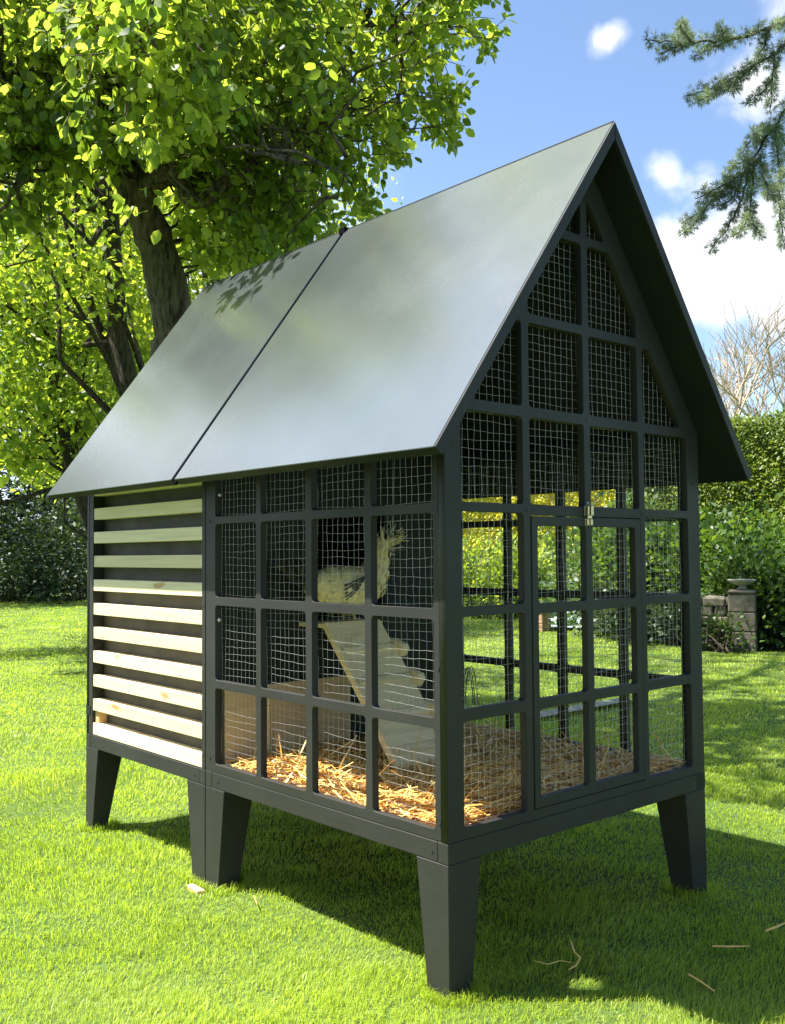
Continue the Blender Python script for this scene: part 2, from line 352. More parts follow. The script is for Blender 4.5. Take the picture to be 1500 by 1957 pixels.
# stapled washers/screw heads
for u_,z_ in ((-1.098,1.33),(-1.10,.905)):
    MB().lathe([(.006,0),(.0065,.002),(.003,.004)],(0,0,0),10).build('screw_head',M['wire'],coop).data.transform(Matrix.Translation((u_,.006,z_))@Matrix.Rotation(math.pi/2,4,'Y'))
for (x_,z_) in ((-.03,.437),(-.03,.83),(-.03,1.24),(-1.15,.435),(-1.15,1.24),(-1.193,.44),(-1.193,.95),(-1.193,1.40),(-.06,.362),(-1.10,.362),(-1.25,.362),(-2.08,.362),(-2.10,.75),(-2.10,1.2)):
    MB().lathe([(.0042,0),(.0046,.0012),(.002,.0014)],(0,0,0),8).build('screw_head',M['paint'],coop).data.transform(Matrix.Translation((x_,.0,z_))@Matrix.Rotation(math.pi/2,4,'X'))
for (y_,z_) in ((.03,.42),(.03,.9),(.03,1.4),(1.165,.42),(1.165,.9),(1.165,1.35),(.05,.362),(1.1,.362),(.595,1.52),(.32,1.245),(.87,1.245)):
    MB().lathe([(.0042,0),(.0046,.0012),(.002,.0014)],(0,0,0),8).build('screw_head',M['paint'],coop).data.transform(Matrix.Translation((-.0008,y_,z_))@Matrix.Rotation(math.pi/2,4,'Y'))
# inner corner posts of the run
for x_,y_ in ((-.05,.028),(-.05,W-.05)):
    MB().box(x_,x_+.022,y_,y_+.022,ZR+.005,1.50).build('corner_post',M['inner'],coop)
# partition between run and house, pop hole
pp=[(.03,ZR+.006),(W-.03,ZR+.006),(W-.03,zu(.03)-.012),(.6,zu(.6)-.02),(.03,zu(.03)-.012)]
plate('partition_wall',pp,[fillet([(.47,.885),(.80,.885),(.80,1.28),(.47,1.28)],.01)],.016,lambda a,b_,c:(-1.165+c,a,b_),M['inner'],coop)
# house shell
MB().box(-2.10,-1.205,.05,.062,ZR+.005,1.56,0).build('backing_panel',simple('brown black backing',(.075,.068,.055),.75,0,.3,9),coop)
MB().box(-2.10,-1.2,W-.03,W-.001,ZR+.001,1.53).build('back_panel',M['inner'],coop)
plate('end_wall',[(.0,ZR+.001),(W,ZR+.001),(W,zu(0)-.004),(.6,zu(.6)-.004),(0,zu(0)-.004)],[],.02,lambda a,b_,c:(-2.129+c,a,b_),M['paint'],coop)
MB().box(-2.1175,-2.082,.0006,.049,ZR+.001,1.53).build('corner_post',M['paint'],coop)
MB().box(-1.205,-L1-.0015,0,.048,ZR+.001,1.53).build('corner_post',M['paint'],coop)
MB().box(-2.141,-2.10,-.0012,.0002,.468,.505,0).build('peg_plate',M['inner'],coop)
for k in range(11):
    z0=.392+.0983*k
    MB().box(-2.0815,-1.2055,.002+random.uniform(0,.002),.0485,z0,z0+.047,.0015).build('slat',M['wood'],coop)
MB().box(-2.0815,-2.045,.012,.0482,1.3225+.0-.8835+.0,1.3225-.8835+.0495,.001).build('spacer_block',wood('orange wood',(.62,.38,.17)),coop)
# ramp, platform, low board
A=Vector((-.99,.38,.883));B=Vector((-.585,.38,.405));d=(B-A).normalized();nrm=Vector((d.z*-1,0,d.x)).normalized()
if nrm.z<0:nrm=-nrm
def rq(t,y,h):
    p=A.lerp(B,t)+nrm*h;return (p.x,y,p.z)
rmp=MB().hexa([rq(0,.385,-.009),rq(1,.385,-.009),rq(1,.63,-.009),rq(0,.63,-.009),rq(0,.385,0),rq(1,.385,0),rq(1,.63,0),rq(0,.63,0)]).hexa([rq(0,.372,-.022),rq(1,.372,-.022),rq(1,.3845,-.022),rq(0,.3845,-.022),rq(0,.372,.004),rq(1,.372,.004),rq(1,.3845,.004),rq(0,.3845,.004)]).build('ramp',M['ramp'],coop)
for t_ in (.17,.38,.6,.82):
    MB().hexa([rq(t_,.39,.0005),rq(t_+.06,.39,.0005),rq(t_+.06,.63,.0005),rq(t_,.63,.0005),rq(t_+.02,.39,.008),rq(t_+.05,.39,.008),rq(t_+.05,.63,.008),rq(t_+.02,.63,.008)],.001).build('cleat',M['ramp'],rmp)
    MB().hexa([rq(t_-.03,.6305,-.006),rq(t_+.10,.6305,-.006),rq(t_+.10,.66,-.006),rq(t_-.03,.66,-.006),rq(t_+.055,.6305,.034),rq(t_+.085,.6305,.030),rq(t_+.085,.66,.030),rq(t_+.055,.66,.034)],.001).build('tooth',M['ramp'],rmp)
MB().box(-1.15,-.988,.375,.64,.862,.876).build('landing_board',M['ramp'],coop)
MB().box(-1.148,-1.128,.045,.60,ZR+.006,.665).build('low_board',M['ply'],coop)
for y_ in (.20,.40):MB().box(-1.1275,-1.113,y_,y_+.02,ZR+.006,.664).build('batten',M['ramp'],coop)
# roof
def roofpanel(x0,x1,side,name='roof_panel',lift=0,m='roof'):
    th=.030;ny,nz_=-.805,.593
    y0,z0=EY+ny*lift,EZ+nz_*lift;y1,z1=.5985+ny*lift,RZ-.002+nz_*lift
    sec=[(y0-ny*th,z0-nz_*th),(y0,z0),(y1,z1),(.5985,RZ-.002-th/.593)]
    if side>0:
        sec=[(y0-ny*th,z0-nz_*th),(y0,z0),(.5965,RZ+.0065),(.6015,RZ-.050)]
        sec=[(W-y,z) for y,z in sec]
    p=[(x0,y,z) for y,z in sec]+[(x1,y,z) for y,z in sec]
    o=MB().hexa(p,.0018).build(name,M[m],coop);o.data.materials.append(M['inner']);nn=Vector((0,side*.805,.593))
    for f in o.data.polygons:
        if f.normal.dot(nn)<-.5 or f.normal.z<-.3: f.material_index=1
    return o
for s in (-1,1):
    roofpanel(-2.22,-1.163,s);roofpanel(-1.142,.109,s)
    th=.018
    o=MB()
    for xa,xb in ((.1095,.1155),):
        sec=[(EY+.0005,EZ-.0005),(.5988,RZ-.003),(.5988,RZ-.054),(EY+.0245,EZ-.018)]
        if s>0: sec=[(W-y,z) for y,z in sec]
        o.hexa([(xa,y,z) for y,z in sec]+[(xb,y,z) for y,z in sec],.001)
    o.build('edge_trim',M['paint'],coop)
    sec=[(EY+.016,EZ-.016),(EY+.006,EZ-.010),(.598,RZ-.016),(.598,RZ-.037)]
    if s>0: sec=[(W-y,z) for y,z in sec]
    MB().hexa([(-1.1625,y,z) for y,z in sec]+[(-1.1425,y,z) for y,z in sec],0).build('seam_strip',M['rubber'],coop)
MB().box(-1.172,-1.134,.588,.612,RZ-.016,RZ+.010,.002).build('ridge_clip',M['rubber'],coop)
# ================================================================== STRAW
def strips(P,D,Nn,Ln,Wd,bend):
    """curved flat strips: P centre, D dir, Nn normal"""
    n=len(P);S=np.cross(D,Nn);S/=np.linalg.norm(S,axis=1)[:,None]+1e-9;V=[]
    for t in (-.5,0,.5):
        c=P+D*(Ln*t)[:,None]+Nn*(bend*(t*t*-4+1))[:,None]
        V+= [c-S*(Wd/2)[:,None],c+S*(Wd/2)[:,None]]
    V=np.stack(V,1).reshape(-1,3);b=np.arange(n)[:,None]*6
    return V,np.concatenate([b+np.array([0,1,3,2]),b+np.array([2,3,5,4])])
def straw(n,seed=5):
    rg=np.random.default_rng(seed)
    x=rg.uniform(-1.12,-.045,n);y=rg.uniform(.035,1.16,n)
    edge=np.clip((x+1.0)/.3,0,1);h=.018+.022*(np.sin(x*7+1)*np.cos(y*6)+1)*.5+.03*np.exp(-((x+.25)**2+(y-.45)**2)/.06)+.03*np.exp(-((x+.78)**2+(y-.1)**2)/.02)
    bare=(np.exp(-((x+.5)**2+(y-.75)**2)/.018)>.45)
    z=ZR+.006+h*rg.uniform(.1,1.15,n);z[bare]=ZR+.008
    a=rg.uniform(0,6.28,n);D=np.stack([np.cos(a),np.sin(a),rg.normal(0,.16,n)],1)
    up=rg.random(n)<.03;D[up,2]=rg.uniform(.4,1.2,up.sum());D/=np.linalg.norm(D,axis=1)[:,None]
    Ln=rg.uniform(.05,.19,n);m=.5*Ln+.004
    x=np.clip(x,-1.12+np.abs(D[:,0])*m,-.032-np.abs(D[:,0])*m);y=np.clip(y,.032+np.abs(D[:,1])*m,1.165-np.abs(D[:,1])*m)
    z=np.maximum(z,ZR+.008+np.abs(D[:,2])*Ln*.5)
    Nn=np.stack([rg.normal(0,.4,n),rg.normal(0,.4,n),np.ones(n)],1);Nn-=D*(Nn*D).sum(1)[:,None];Nn/=np.linalg.norm(Nn,axis=1)[:,None]
    return strips(np.stack([x,y,z],1),D,Nn,Ln,rg.uniform(.002,.0058,n),rg.normal(0,.008,n))
V,Fq=straw(8000);so=link('straw_bedding',npmesh('straw_bedding',V,[Fq]),M['straw']);tag(so,'loose golden straw bedding strewn over the floor of the mesh run','straw',kind='stuff')
def loose(name,px,label,group=None,r=.0022):
    pts=[ground(u,v,.03) for u,v in px];mb=MB();mb.tube(pts,[r*.8]+[r]*(len(pts)-2)+[r*.5],5)
    o=mb.build(name,M['straw']);tag(o,label,'straw piece',group)
G='straw pieces dropped on the lawn'
loose('straw_piece',[(1462,1779),(1482,1772),(1504,1762)],'thick tan straw stalk on the shaded grass, cut off by the right picture edge',G,.0035)
loose('straw_piece',[(1360,1808),(1395,1809),(1432,1808)],'straight pale straw stalk lying level on the shaded grass right of the near leg',G,.0028)
loose('straw_piece',[(1315,1862),(1340,1877),(1364,1894)],'short slanting tan straw stalk, lowest of those on the shaded grass',G,.003)
loose('straw_piece',[(1090,1798),(1097,1820),(1108,1830),(1100,1845),(1086,1853)],'crumpled zigzag wisp of straw in the shade under the front of the coop',G,.0022)
loose('straw_piece',[(1020,1836),(1045,1843),(1070,1836),(1095,1840)],'thin curly straw wisp lying left of the crumpled one under the coop front',G,.0013)
loose('straw_piece',[(486,1712),(492,1728),(500,1712)],'tiny bent straw stub at the shadow edge beside the middle legs',G,.0025)
p=ground(376,1692,.02);tag(MB().hexa([tuple(p+np.array(q)) for q in ((-.04,-.015,-.03),(.03,-.015,-.03),(.035,.015,-.03),(-.04,.01,-.03),(-.04,-.015,-.004),(.035,-.015,-.008),(.035,.015,-.01),(-.04,.01,-.004))],.002).build('wood_offcut',M['ply']),'small pale wood offcut wedged in the grass at the foot of the middle legs','wood offcut')
# ================================================================== HEN
hx=-1.045
hen=thing('hen',(hx,.52,.876),'cream speckled hen with wild black and white crest at the top of the ramp','hen')
sp=[(.335,1.035,.012,.012),(.37,1.02,.04,.045),(.41,1.005,.068,.072),(.46,.995,.083,.083),(.52,.99,.088,.085),(.575,.995,.084,.082),(.625,1.02,.066,.068),(.655,1.06,.050,.052),(.668,1.10,.040,.042),(.676,1.135,.036,.038),(.684,1.16,.030,.033),(.69,1.185,.012,.014)]
bm=bmesh.new();rings=[];n=18
for i,(y,z,rx,rr) in enumerate(sp):
    a=sp[max(i-1,0)];b_=sp[min(i+1,len(sp)-1)];d=Vector((0,b_[0]-a[0],b_[1]-a[1])).normalized();u_=Vector((0,-d.z,d.y))
    rings.append([bm.verts.new(Vector((hx,y,z))+Vector((1,0,0))*math.cos(2*math.pi*k/n)*rx+u_*math.sin(2*math.pi*k/n)*rr) for k in range(n)])
for i in range(len(rings)-1):
    for k in range(n): bm.faces.new((rings[i][k],rings[i][(k+1)%n],rings[i+1][(k+1)%n],rings[i+1][k]))
bm.faces.new(rings[0][::-1]);bm.faces.new(rings[-1]);bmesh.ops.recalc_face_normals(bm,faces=bm.faces)
me=bpy.data.meshes.new('body');bm.to_mesh(me);bm.free()
m,t,b,o=mat('cream feathers');f=noise(t,55,3);b_=ramp(t,f,[(.27,(.16,.12,.06)),(.36,(.88,.72,.33)),(.7,(.93,.80,.42))]);lk(t,b_,b.inputs['Base Color']);b.inputs['Roughness'].default_value=.85;bump(t,f,.5,.004,b);M['cream']=m
M['dfeather']=simple('dark feather',(.02,.018,.015),.6);M['leghorn']=simple('hen leg',(.30,.24,.12),.6)
body=link('body',me,M['cream'],hen,True)
rg=np.random.default_rng(3);P=[];D=[];Nn=[]
co=np.array([v.co for v in me.vertices]);nr=np.array([v.normal for v in me.vertices])
idx=rg.integers(18,len(co)-18,900);P=co[idx]+rg.normal(0,.003,(900,3))+nr[idx]*.002
D=np.tile([0,-1.,-.25],(900,1))+rg.normal(0,.25,(900,3));D[P[:,2]>1.06]=np.array([0,-.45,-1])+rg.normal(0,.2,((P[:,2]>1.06).sum(),3))
nn=nr[idx];D-=nn*(D*nn).sum(1)[:,None];D/=np.linalg.norm(D,axis=1)[:,None];Nn=nn+.25*D
V,Fq=strips(P,D,nn,rg.uniform(.02,.04,900),rg.uniform(.008,.014,900),rg.uniform(.001,.004,900));link('plumage',npmesh('plumage',V,[Fq]),M['cream'],hen)
def feathers(name,base,dirf,n,ln,wd,m,spread,bendz=.02):
    rg=np.random.default_rng(len(name)+n);d=np.array(dirf)+rg.normal(0,spread,(n,3));d/=np.linalg.norm(d,axis=1)[:,None]
    l=ln*rg.uniform(.6,1.15,n);P=np.array(base)+rg.normal(0,.009,(n,3))+d*(l/2)[:,None];q=np.cross(d,rg.normal(0,1,(n,3)));q/=np.linalg.norm(q,axis=1)[:,None]
    V,Fq=strips(P,d,q,l,wd*rg.uniform(.5,1.2,n),rg.normal(0,bendz,n));return link(name,npmesh(name,V,[Fq]),m,hen)
feathers('crest',(hx,.69,1.15),(.1,.6,.7),110,.095,.0038,M['cream'],.36)
feathers('crest',(hx,.70,1.16),(.1,.65,.7),60,.10,.003,M['dfeather'],.3)
feathers('tail',(hx,.36,1.03),(0,-.8,.55),26,.12,.02,M['dfeather'],.22)
for k in range(5):
    y0=.51+.006*k;o=strips(np.array([[hx+.089,y0-.02-.01*k,1.03-.012*k]]),np.array([[0,-.93,-.30-.08*k]]),np.array([[1.,0,0]]),np.array([.12-.012*k]),np.array([.0075-.0008*k]),np.array([.004]))
    link('wing_feather',npmesh('wing_feather',o[0],[o[1]]),M['dfeather'],hen)
MB().tube([(hx,.712,1.150),(hx,.728,1.144),(hx,.74,1.136)],[.008,.006,.001],6).build('beak',M['leghorn'],hen)
for s in (-1,1):
    MB().lathe([(.001,-.003),(.004,0),(.001,.003)],(hx+s*.031,.692,1.155),8).build('eye',M['dfeather'],hen)
    lg=MB().tube([(hx+s*.035,.53,.935),(hx+s*.035,.52,.905),(hx+s*.035,.53,.880)],[.016,.007,.006],6)
    for a in (-.5,0,.5,math.pi): lg.tube([(hx+s*.035,.53,.881),(hx+s*.035+math.sin(a)*.03,.53+math.cos(a)*.035,.879)],[.005,.0025],5)
    lg.build('leg',M['leghorn'],hen)
# ================================================================== VEGETATION TOOLS
LEAF=np.array([(0,0,0),(.22,.26,.03),(.55,.34,.05),(.85,.17,.02),(1,0,-.03),(.85,-.17,.02),(.55,-.34,.05),(.22,-.26,.03)])
def leaves(P,D,Nn,S):
    """two pentagons folded on the midrib; P base, D along, Nn up, S length"""
    D=D/(np.linalg.norm(D,axis=1)[:,None]+1e-9);Nn=Nn-D*(Nn*D).sum(1)[:,None];Nn/=np.linalg.norm(Nn,axis=1)[:,None]+1e-9
    B=np.cross(D,Nn);V=P[:,None,:]+S[:,None,None]*(D[:,None,:]*LEAF[None,:,0:1]+B[:,None,:]*LEAF[None,:,1:2]+Nn[:,None,:]*LEAF[None,:,2:3])
    b=np.arange(len(P))[:,None]*8
    return V.reshape(-1,3),np.concatenate([b+np.array([0,1,2,3,4]),b+np.array([0,4,5,6,7])])
def cards(P,D,Nn,S,asp=.6):
    D=D/(np.linalg.norm(D,axis=1)[:,None]+1e-9);Nn=Nn-D*(Nn*D).sum(1)[:,None];Nn/=np.linalg.norm(Nn,axis=1)[:,None]+1e-9
    B=np.cross(D,Nn);T=np.array([(0,0,0),(.5,asp/2,.06),(1,0,-.05),(.5,-asp/2,.06)])
    V=P[:,None,:]+S[:,None,None]*(D[:,None,:]*T[None,:,0:1]+B[:,None,:]*T[None,:,1:2]+Nn[:,None,:]*T[None,:,2:3])
    b=np.arange(len(P))[:,None]*4;return V.reshape(-1,3),b+np.array([0,1,2,3])
def wob(a,b_,n,amp,rg):
    a,b_=np.array(a,float),np.array(b_,float);pts=[a+(b_-a)*i/n for i in range(n+1)]
    for i in range(1,n): pts[i]=pts[i]+rg.normal(0,amp,3)
    return pts
def roof_shadow(P):
    """where light through P meets the near roof slope (None if it misses)"""
    nrm=np.array([0,-.805,.593]);Q=np.array([0,EY,EZ]);den=LIGHT@nrm
    t=((Q-P)@nrm)/den;X=P+LIGHT*t
    if t>0 and -2.22-.22<X[0]<.12+.22 and EY-.2<X[1]<.6+.04: return X
    return None
def inpoly(x,y,poly):
    c=False
    for i in range(len(poly)):
        x1,y1=poly[i-1];x2,y2=poly[i]
        if (y1>y)!=(y2>y) and x<(x2-x1)*(y-y1)/(y2-y1)+x1: c=not c
    return c
# ------------------------------------------------------------------ pear tree
pear=thing('pear_tree',(-3.55,1.95,0),'old pear tree with leaning rough trunk and broad leafy crown, close behind the coop','tree')
rg=np.random.default_rng(21)
tb=MB()
T0=[np.array([-3.45,2.05,-.05]),at(352,760,6.55),at(335,620,6.5),at(300,470,6.45),at(262,380,6.4),at(235,300,6.4),at(210,200,6.4),at(200,60,6.3),at(230,-150,6.2),at(260,-420,6.2)]
RAD=[.175,.152,.138,.124,.11,.097,.083,.07,.052,.03]
def dense(pts,rad,k=4):
    o=[];r=[]
    for i in range(len(pts)-1):
        a=pts[max(i-1,0)];b_=pts[i];c_=pts[i+1];d=pts[min(i+2,len(pts)-1)]
        for j in range(k):
            t=j/k;o.append(.5*((2*b_)+(-a+c_)*t+(2*a-5*b_+4*c_-d)*t*t+(-a+3*b_-3*c_+d)*t**3));r.append(rad[i]*(1-t)+rad[i+1]*t)
    return o+[pts[-1]],r+[rad[-1]]
p_,r_=dense(T0,RAD,6);r_=[r*(1+.07*math.sin(i*1.7)+.04*math.sin(i*3.1)) for i,r in enumerate(r_)]
r_[14]*=1.12;tb.tube(p_,r_,16)
LIMB=[([at(262,380,6.4),at(330,330,6.2),at(370,385,6.0),at(420,360,5.9),at(520,290,6.0),at(600,230,6.3)],[.085,.065,.05,.045,.03,.015]),
 ([at(240,300,6.4),at(330,200,6.3),at(450,110,6.5),at(600,60,6.8),at(780,40,7)],[.09,.075,.06,.04,.015]),
 ([at(235,310,6.4),at(150,220,6.3),at(60,170,6.2),at(-60,140,6.0),at(-250,120,5.9)],[.07,.05,.035,.025,.012]),
 ([at(215,230,6.4),at(120,265,6.2),at(50,290,6.0),at(25,370,5.9),at(-30,420,5.9)],[.045,.03,.022,.014,.008]),
 ([at(210,200,6.4),at(280,60,5.6),at(330,-100,5.0),at(380,-260,4.7)],[.07,.055,.04,.02]),
 ([at(200,60,6.3),at(480,-60,6.8),at(700,-190,7.2),at(820,-330,7.4)],[.06,.05,.03,.012]),
 ([at(455,110,6.5),at(560,130,6.6),at(575,60,6.7),at(590,-40,6.9)],[.035,.03,.025,.015]),
 ([at(200,60,6.3),at(-100,-200,6.3),at(-400,-350,6.3)],[.06,.04,.015]),
 ([at(520,290,6.0),at(575,308,5.6),at(640,325,5.5),at(672,345,5.5)],[.02,.013,.008,.004]),
 ([at(640,325,5.5),at(660,305,5.5)],[.006,.003]),([at(655,330,5.5),at(650,370,5.5),at(680,395,5.5)],[.006,.004,.003])]
nodes=list(p_)
LIMB+=[([at(200,60,6.3),at(230,-150,6.5),np.array([-5.0,3.4,6.9]),np.array([-5.9,4.6,8.2]),np.array([-6.6,5.4,8.8])],[.07,.06,.05,.035,.015]),
 ([at(230,-150,6.2),np.array([-3.3,1.7,5.3]),np.array([-2.4,1.5,6.1])],[.05,.035,.012])]
for pts,rad in LIMB:
    q,r=dense([np.array(x) for x in pts],rad,4);q=[x+rg.normal(0,.012,3)*(i>0) for i,x in enumerate(q)];tb.tube(q,r,8);nodes+=q
POLY=[(-1500,-1500),(1400,-1500),(1150,-260),(960,-120),(932,0),(972,62),(925,85),(880,50),(845,95),(858,150),(886,262),(848,262),(800,235),(760,300),(765,345),(728,352),(690,310),(712,408),(672,412),(650,330),(600,330),(650,445),(600,480),(500,520),(400,540),(360,500),(335,350),(300,330),(250,290),(180,300),(110,380),(0,470),(-900,500)]
C=[]
def ok(P):
    u,v,d=proj(P)
    if not inpoly(u,v,POLY): return False
    X=roof_shadow(P)
    if X is not None: return False
    return True
tries=0
while len(C)<1750 and tries<90000:
    tries+=1;u=rg.uniform(-150,980);v=rg.uniform(-120,510)
    lo=4.4 if 120<u<420 and v<260 else 5.6 if u<420 else (5.2 if u<640 else 6.0);hi=7.0 if u<420 else 7.6
    if v>300 and u<330: 
        if rg.random()<.75: continue
    if v>240 and u>=330: lo=max(lo,5.7);hi=7.8
    if u>600 and rg.random()<.38: continue
    P=at(u,v,rg.uniform(lo,hi))
    if ok(P): C.append(P)
k=0;tries=0
while k<300 and tries<40000:
    tries+=1;q=rg.normal(0,1,3);q/=np.linalg.norm(q);P=np.array([-3.7,1.9,5.6])+q*np.array([3.1,3.1,2.6])*rg.uniform(.4,1)**.6
    u,v,d=proj(P)
    if d>1 and -160<u<1600 and v>-130: continue
    if P[2]<2.6 or roof_shadow(P) is not None or P[1]<.6: continue
    C.append(P);k+=1
k=0;tries=0
while k<110 and tries<20000:
    tries+=1;q=rg.normal(0,1,3);q/=np.linalg.norm(q);P=np.array([-2.4,1.5,6.0])+q*np.array([1.7,1.6,1.5])*rg.uniform(.1,1)**.5  # crown sprays out of view, added to darken the upper roof's reflection
    u,v,d=proj(P)
    if v>-130 or roof_shadow(P) is not None: continue
    C.append(P);k+=1
k=0
while k<620:
    q=rg.normal(0,1,3);q/=np.linalg.norm(q);P=np.array([-6.2,5.0,8.7])+q*np.array([3.0,3.2,1.1])*rg.uniform(.1,1)**.5  # unseen high crown added to shade the far right lawn
    if proj(P)[1]>-130: continue
    C.append(P);k+=1
# a spray that throws the leaf shadow onto the house roof
for (u,v) in ((455,545),(478,528),(502,520),(530,503),(550,492),(440,560),(490,545),(520,515),(468,560)):
    r=FW+RT*(u-CX)/F_PX-UP*(v-CY)/F_PX;nrm=np.array([0,-.805,.593]);X=CAM+r*(((np.array([0,EY,EZ])-CAM)@nrm)/(r@nrm))
    C.append(X-LIGHT*rg.uniform(1.15,1.4))
nd_=np.array(nodes);LP=[];LD=[];LN=[];LS=[]
for ci,c in enumerate(C):
    special=ci>=len(C)-9
    i=np.argmin(((nd_-c)**2).sum(1));src=nd_[i]
    if ci%3==0 and not special and np.linalg.norm(src-c)<1.2:
        tb.tube(wob(src,c,4,.05,rg),[.014,.011,.008,.005,.003],4,False)
    ln=.3 if not special else .09
    dr=c-src;dr/=np.linalg.norm(dr)+1e-6;dr=dr+rg.normal(0,.6,3);dr[2]-=.25;dr/=np.linalg.norm(dr)
    a=c-dr*ln*.5;b_=c+dr*ln*.5
    if not special: tb.tube([a,c+rg.normal(0,.015,3),b_],[.0045,.003,.0018],3,False)
    nl=int(rg.integers(13,20)) if not special else 9
    for j in range(nl):
        t=rg.uniform(0,1) if not special else rg.uniform(0,1);base=a+(b_-a)*t
        dd=rg.normal(0,.75,3)+dr*.45;dd[2]-=.45;dd/=np.linalg.norm(dd)
        LP.append(base+dd*rg.uniform(.02,.045));LD.append(dd+np.array([0,0,-.15]));LN.append(rg.normal(0,.65,3)+np.array([0,0,.8]));LS.append(rg.uniform(.052,.086))
# hanging tufts of leaves in front of the trunk and over the roof edge
for (u,v,dp,n_,ln_) in ((250,385,4.9,8,.09),(290,365,4.9,5,.08),(296,415,4.9,2,.1),(690,400,5.5,5,.08),(745,215,6,7,.09),(620,130,5,5,.1),(700,390,5.5,4,.08),(470,170,5,5,.11),(355,300,5,7,.08),(640,375,5.6,3,.08)):
    c=at(u,v,dp)
    for j in range(n_):
        dd=rg.normal(0,.6,3);dd[2]-=.6;dd/=np.linalg.norm(dd);LP.append(c+dd*.03+rg.normal(0,.02,3));LD.append(dd);LN.append(rg.normal(0,1,3));LS.append(ln_*.8)
V,Fq=leaves(np.array(LP),np.array(LD),np.array(LN),np.array(LS))
tb.build('trunk',M['bark'],pear,True)
link('crown',npmesh('crown',V,[Fq]),M['pear'],pear)
# ------------------------------------------------------------------ generic trees
def tree(name,base,h,cr,ccz,nl,ls,m,label,cat='tree',group=None,seed=0,nclump=60,tr=.14,bark='dbark',lean=(0,0)):
    rg=np.random.default_rng(seed);base=np.array(base,float);root=thing(name,base,label,cat,group)
    cz=np.array([base[0]+lean[0],base[1]+lean[1],ccz]);tbm=MB()
    top=cz+np.array([0,0,(h-ccz)*.6]);tp=wob(base+[0,0,-.1],top,6,.12*tr/.14,rg);tbm.tube(tp,[tr*(1-.13*i) for i in range(7)],9)
    q=rg.normal(0,1,(nclump,3));q/=np.linalg.norm(q,axis=1)[:,None];q*=(rg.random(nclump)**.4)[:,None]
    K=cz+q*np.array([cr,cr,h-ccz]);low=q[:,2]<0;K[low,2]=cz[2]+q[low,2]*min(ccz*.62,h-ccz)
    for i in range(0,nclump,2):
        s=tp[min(5,1+int(rg.integers(1,5)))];lt_=min(tr*.3,.04);tbm.tube(wob(s,K[i],3,.15,rg),[lt_,lt_*.6,lt_*.35,.007],5,False)
    per=nl//nclump;P=[];
    for c in K:
        r=cr*rg.uniform(.16,.34);P.append(c+rg.normal(0,1,(per,3))*r*np.array([.6,.6,.42]))
    P=np.concatenate(P);n=len(P);D=rg.normal(0,1,(n,3));D[:,2]-=.5;Nn=rg.normal(0,.7,(n,3))+[0,0,.8]
    V,Fq=(leaves if ls>.05 and n<9000 else cards)(P,D,Nn,ls*rg.uniform(.7,1.25,n)) if False else cards(P,D,Nn,ls*rg.uniform(.7,1.3,n),.72)
    tbm.build('trunk',M[bark],root,True);link('crown',npmesh('crown',V,[Fq]),m,root);return root
def base_at(u,d):
    P=at(u,1055,d);return (P[0],P[1],0)
tree('broadleaf_tree',base_at(250,11.8),7.6,2.0,4.6,26000,.068,M['bright'],'bright yellow green tree at the left picture edge, nearest of the trees behind the lawn',seed=31,nclump=90,lean=tuple(-RT[:2]*1.45))
tree('broadleaf_tree',base_at(230,14.5),8.8,2.4,4.9,26000,.078,M['bright'],'bright spring green tree seen left of the leaning pear trunk',seed=32,nclump=90)
tree('broadleaf_tree',base_at(430,15.5),9.4,2.4,5.6,22000,.08,M['bright'],'green tree right of the pear trunk, its crown touching the ridge of the house roof',seed=33,nclump=80)
tree('broadleaf_tree',base_at(-260,13),9,2.6,5,9000,.11,M['bright'],'tall green tree beyond the left picture edge',seed=34,nclump=60) if False else None
tree('broadleaf_tree',base_at(215,9.6),4.4,1.15,3.15,7000,.075,M['bright'],'small light green tree with a thin dark bent stem, left of the coop roof',seed=35,nclump=45,tr=.07,lean=tuple(-RT[:2]*.75))
tree('broadleaf_tree',base_at(318,8.6),7.4,1.7,4.9,9000,.07,M['bright'],'dark brown ivy clad trunk with light crown, just left of the leaning pear trunk',seed=36,nclump=50,tr=.15,lean=tuple(-RT[:2]*.9))
# dark evergreens
def conifer(base,h,r,n,label,seed,zb=.25,group='dark conifers at the far side of the lawn'):
    rg=np.random.default_rng(seed);base=np.array(base,float);root=thing('conifer',base,label,'conifer',group)
    tbm=MB().tube([base+[0,0,-.1],base+[0,0,h*.97]],[.16,.02],8);P=[];D=[]
    nb=int(120*h/5)
    for i in range(nb):
        z=zb+(h-zb)*(i/nb)**.9;R=r*(1-(z/h))**.75*rg.uniform(.65,1.1)+.05;a=rg.uniform(0,6.28);d=np.array([math.cos(a),math.sin(a),0])
        tbm.tube([base+[0,0,z],base+d*R*.9+[0,0,z-.16*R]],[.02,.006],3,False)
        k=n//nb;t=rg.random(k)**.6;s=np.cross(d,[0,0,1.])
        p=base+[0,0,z]+d*(R*t)[:,None]+s*(rg.normal(0,.22,k)*(R*.7*(1.1-t)+.1))[:,None];p[:,2]+=-.18*R*t+rg.normal(0,.035,k)
        P.append(p);D.append(d*1.0+rg.normal(0,.45,(k,3))+[0,0,-.25])
    P=np.concatenate(P);D=np.concatenate(D);Nn=rg.normal(0,.4,P.shape)+[0,0,1]
    V,Fq=cards(P,D,Nn,rg.uniform(.10,.24,len(P)),.34)
    tbm.build('trunk',M['dbark'],root);link('crown',npmesh('crown',V,[Fq]),M['conifer'],root)
conifer(base_at(-20,26),6.2,2.6,11000,'broad dark blue green conifer at the left picture edge behind the lawn',41)
conifer(base_at(85,27),4.6,2.3,10000,'lower dark conifer with drooping sprays, left of the coop roof corner',42)
conifer(base_at(255,31),9.5,3.2,11000,'tall dark conifer partly hidden by the coop roof',43)
